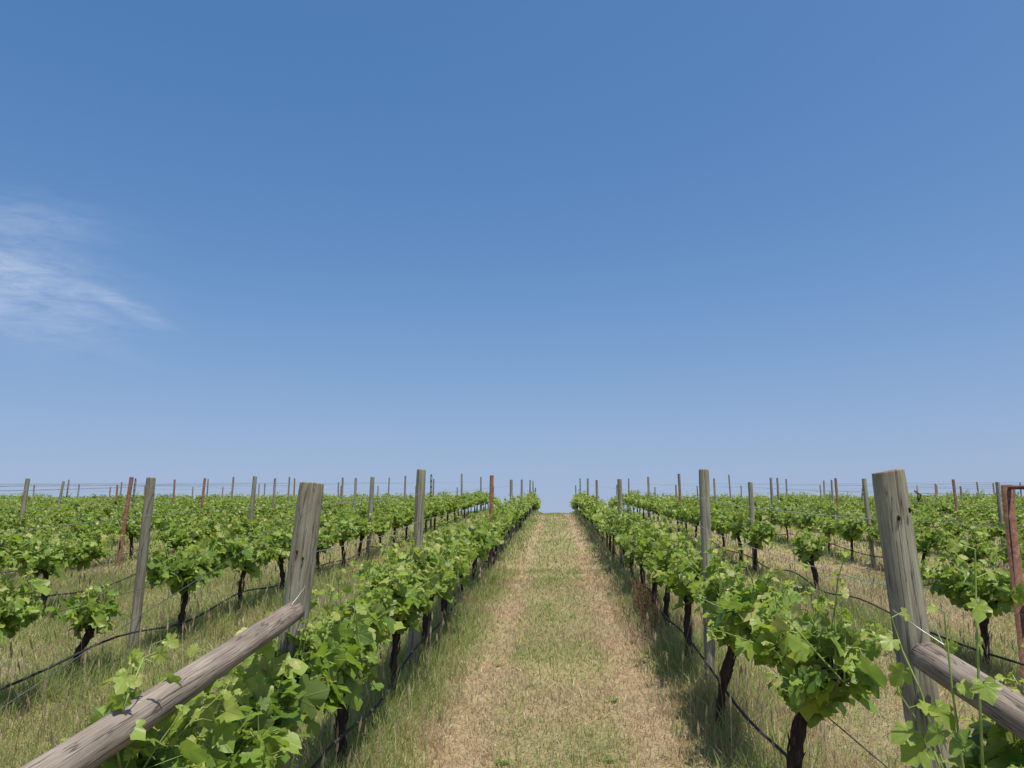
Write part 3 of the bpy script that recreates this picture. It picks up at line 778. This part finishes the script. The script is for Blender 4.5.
def keep_tall(x, y, r):
    rd = rowdist(x); p = np.exp(-(rd / .42) ** 2) * 1.0
    p = p * np.clip(.75 + .9 * fbm(x, y, 1.1, 21), .12, 1)
    p = np.where(np.abs(x) < .72 + .12 * fbm(x, y, 2.3, 61), 0, p)
    p = np.maximum(p, np.where((x < -1.5) & (rd > .25), .62 * np.clip(.6 + 1.2 * fbm(x, y, .9, 22), 0, 1), 0))
    p = np.maximum(p, np.where((x > 1.5) & (rd > .25), .16 * np.clip(.4 + 1.4 * fbm(x, y, .9, 23), 0, 1), 0))
    return r.uniform(0, 1, len(x)) < p
def tallh(x, y, r):
    rd = rowdist(x); return r.uniform(.08, .26, len(x)) * (.6 + .6 * np.exp(-(rd / .3) ** 2)) * (1 + .4 * fbm(x, y, 1.7, 30))
tall = [
 blades(380000, view_sampler(3.0, 14, 1.2, keep_tall), tallh, near_w(.0021), lambda x, y, r: mixcol(x, y, r, .12), .62, 5),
 blades(260000, view_sampler(12, 50, 1.3, keep_tall), tallh, lambda x, y, r: (.005 + .0006 * y) * r.uniform(.6, 1.3, len(x)), lambda x, y, r: mixcol(x, y, r, .10), .6, 6)]
grass_obj('tall_grass', tall, 'tall unmown grass growing along the feet of the vines and posts')
# small clods and stones worked loose in the wheel tracks
rc = np.random.RandomState(91); nC = 2600
cy = 4.0 * (40 / 4.0) ** rc.uniform(0, 1, nC); cx = np.where(rc.rand(nC) < .6, rc.choice([-.7, .7], nC) + rc.normal(0, .2, nC), rc.uniform(-5, 5, nC))
csz = rc.uniform(.004, .014, nC) * (1 + cy * .02)
OV = np.array([(1, 0, 0), (.5, .8, 0), (-.5, .8, 0), (-1, 0, 0), (-.5, -.8, 0), (.5, -.8, 0), (.4, .2, .7), (-.4, .3, .6), (0, -.4, .75)], float)
OF = np.array([(0, 1, 6), (1, 2, 7), (1, 7, 6), (2, 3, 7), (3, 4, 8), (3, 8, 7), (4, 5, 8), (5, 0, 6), (5, 6, 8), (6, 7, 8)])
CV = OV[None] * csz[:, None, None] * rc.uniform(.6, 1.3, (nC, 9, 1)) + np.stack([cx, cy, gz(cx, cy) - .001], 1)[:, None, :]
CF = (OF[None] + (np.arange(nC) * 9)[:, None, None]).reshape(-1, 3)
M_clod = mat_plain('dry_clods', (.36, .28, .19), .95, 0, 40, .35)
tag(link('soil_clods', mesh_np('soil_clods', CV.reshape(-1, 3), CF, False), M_clod), 'small dry clods and stones scattered on the wheel tracks', 'clods', None, 'stuff')
# seed stalks with small feathery heads
r_ = np.random.RandomState(77)
def seed_stalks(n):
    sam = view_sampler(3.2, 22, 1.4, keep_tall); x, y = sam(n, r_); n = len(x); z = gz(x, y)
    h = r_.uniform(.18, .42, n); az = r_.uniform(0, 6.28, n); ti = r_.uniform(.02, .3, n)
    d = np.stack([np.cos(az) * np.sin(ti), np.sin(az) * np.sin(ti), np.cos(ti)], 1); b = np.stack([x, y, z], 1); top = b + d * h[:, None]
    w = .0018 + .00025 * y
    out = []
    for phi in (0, 1.57):
        sd = np.stack([np.cos(az + phi), np.sin(az + phi), 0 * az], 1)
        hw = (.005 + .0004 * y)[:, None]
        q0 = top + d * .0; q1 = top + d * .035; q2 = top + d * .08
        V = np.stack([b - sd * w[:, None] * .5, b + sd * w[:, None] * .5, q0 + sd * w[:, None] * .4, q0 - sd * w[:, None] * .4, q1], 1).reshape(-1, 3)
        i = np.arange(n) * 5; Q = np.stack([i, i + 1, i + 2, i + 3], 1); T = np.stack([i + 3, i + 2, i + 4], 1)
        c = np.repeat(pal(STRAW, r_, n) * 1.0, 5, axis=0); out.append((V, Q, T, c))
        V = np.stack([q0 - sd * hw * .6, q0 + sd * hw * .6, q1 + sd * hw, q1 - sd * hw, q2], 1).reshape(-1, 3)
        out.append((V, Q, T, np.repeat(pal(STRAW, r_, n) * 1.05, 5, axis=0)))
    return out
grass_obj('grass_seed_heads', seed_stalks(8000), 'thin straw coloured grass stalks with feathery seed heads')

# broad-leaved weeds on the mown path: little green rosettes
def rosette_mesh(seed):
    rg = np.random.RandomState(seed); n = rg.randint(7, 12)
    az = np.arange(n) * 2.4 + rg.uniform(0, 1, n); d = np.stack([np.cos(az), np.sin(az), np.zeros(n)], 1)
    V, F, h, lc = build_leaves(d * .01 + [0, 0, .01], d + [0, 0, .45], np.tile([0, 0, 1.0], (n, 1)), rg.uniform(.05, .10, n), rg.uniform(.5, .75, n), 1, rg)
    m = mesh_np('rosette_weed', V * [1, 1, .7], F, True, {'hue': h, 'lc': lc * 0 + 9}); m.materials.append(M_leaf); return m
wm = [rosette_mesh(i) for i in range(3)]
for x, y, lab in ((.06, 14.4, 'small dark green weed in the middle of the path, upper one'), (-.05, 10.3, 'small green weed in the middle of the path halfway down'),
                  (.42, 6.6, 'small green weed on the mown path near the right wheel track'), (-.35, 5.2, 'low green weed at the bottom left of the path'), (.30, 5.3, 'low green weed near the bottom of the picture, middle of the path'), (-.55, 7.9, 'small weed by the left wheel track')):
    o = link('rosette_weed', wm[rs.randint(3)], []); o.location = (x, y, float(gz(x, y))); o.rotation_euler = (0, 0, rs.uniform(0, 6)); s_ = rs.uniform(.5, .8); o.scale = (s_, s_, s_)
    tag(o, lab, 'weed', 'rosette weeds on the path')
# red-brown dock at the foot of the right row
def dock(x, y, label, seed):
    rg = np.random.RandomState(seed); t = Tube(); sdm = Tube()
    for k in range(7):
        b = np.array([rg.normal(0, .07), rg.normal(0, .07), 0]); L = rg.uniform(.38, .62); d = np.array([rg.normal(0, .12), rg.normal(0, .12), 1.0]); d /= np.linalg.norm(d)
        t.add([b, b + d * L * .5, b + d * L], [.004, .003, .002], 5)
        for q in range(26):
            f = rg.uniform(.35, 1.0); p = b + d * L * f + rg.normal(0, .016, 3); s = rg.uniform(.006, .012)
            sdm.add([p - [0, 0, s], p, p + [0, 0, s]], [.001, s * .8, .001], 5, cap=False)
    e = empty('dock_weed', (x, y, float(gz(x, y)))); tag(e, label, 'weed', 'red brown dock weeds')
    link('stems', t.mesh('stems'), M_dock, e); link('seed_heads', sdm.mesh('seed_heads'), M_dock, e)
dock(1.00, 9.05, 'taller red brown dock weed at the foot of the first row right of the path', 1)
dock(1.12, 9.9, 'red brown dock weed close behind the taller one in the first right row', 2)

# ------------------------------------------------------------------ camera, light, sky
cam = bpy.data.cameras.new('camera'); co = bpy.data.objects.new('camera', cam); C.objects.link(co)
cam.lens = 36 * 796 / 1024.; cam.clip_start = .05; cam.clip_end = 6000
co.location = (0, 0, EYE); co.rotation_euler = (R(90 + 10.15), 0, R(3.13))
bpy.context.scene.camera = co

EXPO = 2 ** .42
SUN_EL, SUN_AZ = 71.0, 146.0      # azimuth clockwise from +Y
sl = bpy.data.lights.new('sun', 'SUN'); sl.energy = 4.3; sl.angle = R(.53); sl.color = (1, .95, .85)
so = bpy.data.objects.new('sun', sl); C.objects.link(so)
ds = Vector((math.sin(R(SUN_AZ)) * math.cos(R(SUN_EL)), math.cos(R(SUN_AZ)) * math.cos(R(SUN_EL)), math.sin(R(SUN_EL))))
so.rotation_euler = ds.to_track_quat('Z', 'Y').to_euler(); so.location = ds * 60

w = bpy.data.worlds.new('World'); bpy.context.scene.world = w; w.use_nodes = True
nt = w.node_tree; nt.nodes.clear()
out = nt.nodes.new('ShaderNodeOutputWorld'); bg = nt.nodes.new('ShaderNodeBackground'); bg.inputs[1].default_value = .10
sky = nt.nodes.new('ShaderNodeTexSky'); sky.sky_type = 'NISHITA'; sky.sun_disc = False
sky.sun_elevation = R(SUN_EL); sky.sun_rotation = R(SUN_AZ); sky.altitude = 100; sky.air_density = 1.0; sky.dust_density = 2.5; sky.ozone_density = 1.0
# pale horizon: never look into the sky model lower than its haze band
_t = nt.nodes.new('ShaderNodeTexCoord'); _s = nt.nodes.new('ShaderNodeSeparateXYZ'); nt.links.new(_t.outputs['Generated'], _s.inputs[0])
_c = nt.nodes.new('ShaderNodeCombineXYZ'); nt.links.new(_s.outputs[0], _c.inputs[0]); nt.links.new(_s.outputs[1], _c.inputs[1])
nt.links.new(math_(nt, 'SQRT', math_(nt, 'MULTIPLY_ADD', _s.outputs[2], _s.outputs[2], .0144)), _c.inputs[2])
_n = nt.nodes.new('ShaderNodeVectorMath'); _n.operation = 'NORMALIZE'; nt.links.new(_c.outputs[0], _n.inputs[0]); nt.links.new(_n.outputs[0], sky.inputs[0])
sp = nt.nodes.new('ShaderNodeSeparateColor'); nt.links.new(sky.outputs[0], sp.inputs[0])
cb = nt.nodes.new('ShaderNodeCombineColor')   # camera-like response: deeper, cleaner blue
for i_, (g_, a_) in enumerate(((1.756, .607), (1.135, 1.07), (.858, 1.80))):
    nt.links.new(math_(nt, 'MINIMUM', math_(nt, 'MULTIPLY', math_(nt, 'POWER', sp.outputs[i_], g_), a_ / EXPO), (3.9, 4.6, 6.0)[i_]), cb.inputs[i_])
skyc = cb.outputs[0]
# thin cirrus low in the left of the sky (a direction of the world, far away)
tc = nt.nodes.new('ShaderNodeTexCoord'); dirv = tc.outputs['Generated']
caz, cel = R(33.0), R(15.5)      # left of +Y, elevation
cd = (-math.sin(caz) * math.cos(cel), math.cos(caz) * math.cos(cel), math.sin(cel))
cu = (math.cos(caz), math.sin(caz), 0.0); cv = Vector(cu).cross(Vector(cd)); 
def dot(v, k):
    n_ = nt.nodes.new('ShaderNodeVectorMath'); n_.operation = 'DOT_PRODUCT'; nt.links.new(v, n_.inputs[0]); n_.inputs[1].default_value = k; return n_.outputs['Value']
u = dot(dirv, cu); v = dot(dirv, tuple(cv)); wv = dot(dirv, cd)
def blob(u0, v0, su, sv, ang):
    ca, sa = math.cos(R(ang)), math.sin(R(ang))
    du = math_(nt, 'SUBTRACT', u, u0); dv = math_(nt, 'SUBTRACT', v, v0)
    a = math_(nt, 'ADD', math_(nt, 'MULTIPLY', du, ca / su), math_(nt, 'MULTIPLY', dv, sa / su))
    b = math_(nt, 'ADD', math_(nt, 'MULTIPLY', du, -sa / sv), math_(nt, 'MULTIPLY', dv, ca / sv))
    e_ = math_(nt, 'ADD', math_(nt, 'MULTIPLY', a, a), math_(nt, 'MULTIPLY', b, b))
    return math_(nt, 'EXPONENT', math_(nt, 'MULTIPLY', e_, -1.0))
cmb = nt.nodes.new('ShaderNodeCombineXYZ'); nt.links.new(u, cmb.inputs[0]); nt.links.new(v, cmb.inputs[1])
nz = noise(nt, mapping(nt, cmb.outputs[0], (16, 60, 1)), 1.0, 9, .68, .35)
body = math_(nt, 'MAXIMUM', math_(nt, 'MULTIPLY', blob(-.065, -.012, .10, .048, -12), 1.0), math_(nt, 'MULTIPLY', blob(.045, -.020, .05, .011, -20), .8))
body = math_(nt, 'MAXIMUM', body, math_(nt, 'MULTIPLY', blob(-.06, .048, .08, .026, 4), .5))
body = math_(nt, 'MAXIMUM', body, math_(nt, 'MULTIPLY', blob(-.05, -.062, .10, .014, -8), .4))
cl = math_(nt, 'MULTIPLY', body, ramp(nt, nz, [(.34, (.18, .18, .18)), (.62, (1, 1, 1))]))
front = math_(nt, 'GREATER_THAN', wv, 0.0)
cl = math_(nt, 'MULTIPLY', math_(nt, 'MULTIPLY', cl, front), .58)
skyc = mix(nt, cl, skyc, (4.7, 5.25, 6.3))
nt.links.new(skyc, bg.inputs[0]); nt.links.new(bg.outputs[0], out.inputs[0])

sc = bpy.context.scene
sc.view_settings.view_transform = 'Standard'; sc.view_settings.look = 'None'; sc.view_settings.gamma = 1; sc.view_settings.exposure = .42
sc.render.engine = 'CYCLES'; sc.cycles.max_bounces = 6; sc.cycles.transparent_max_bounces = 4
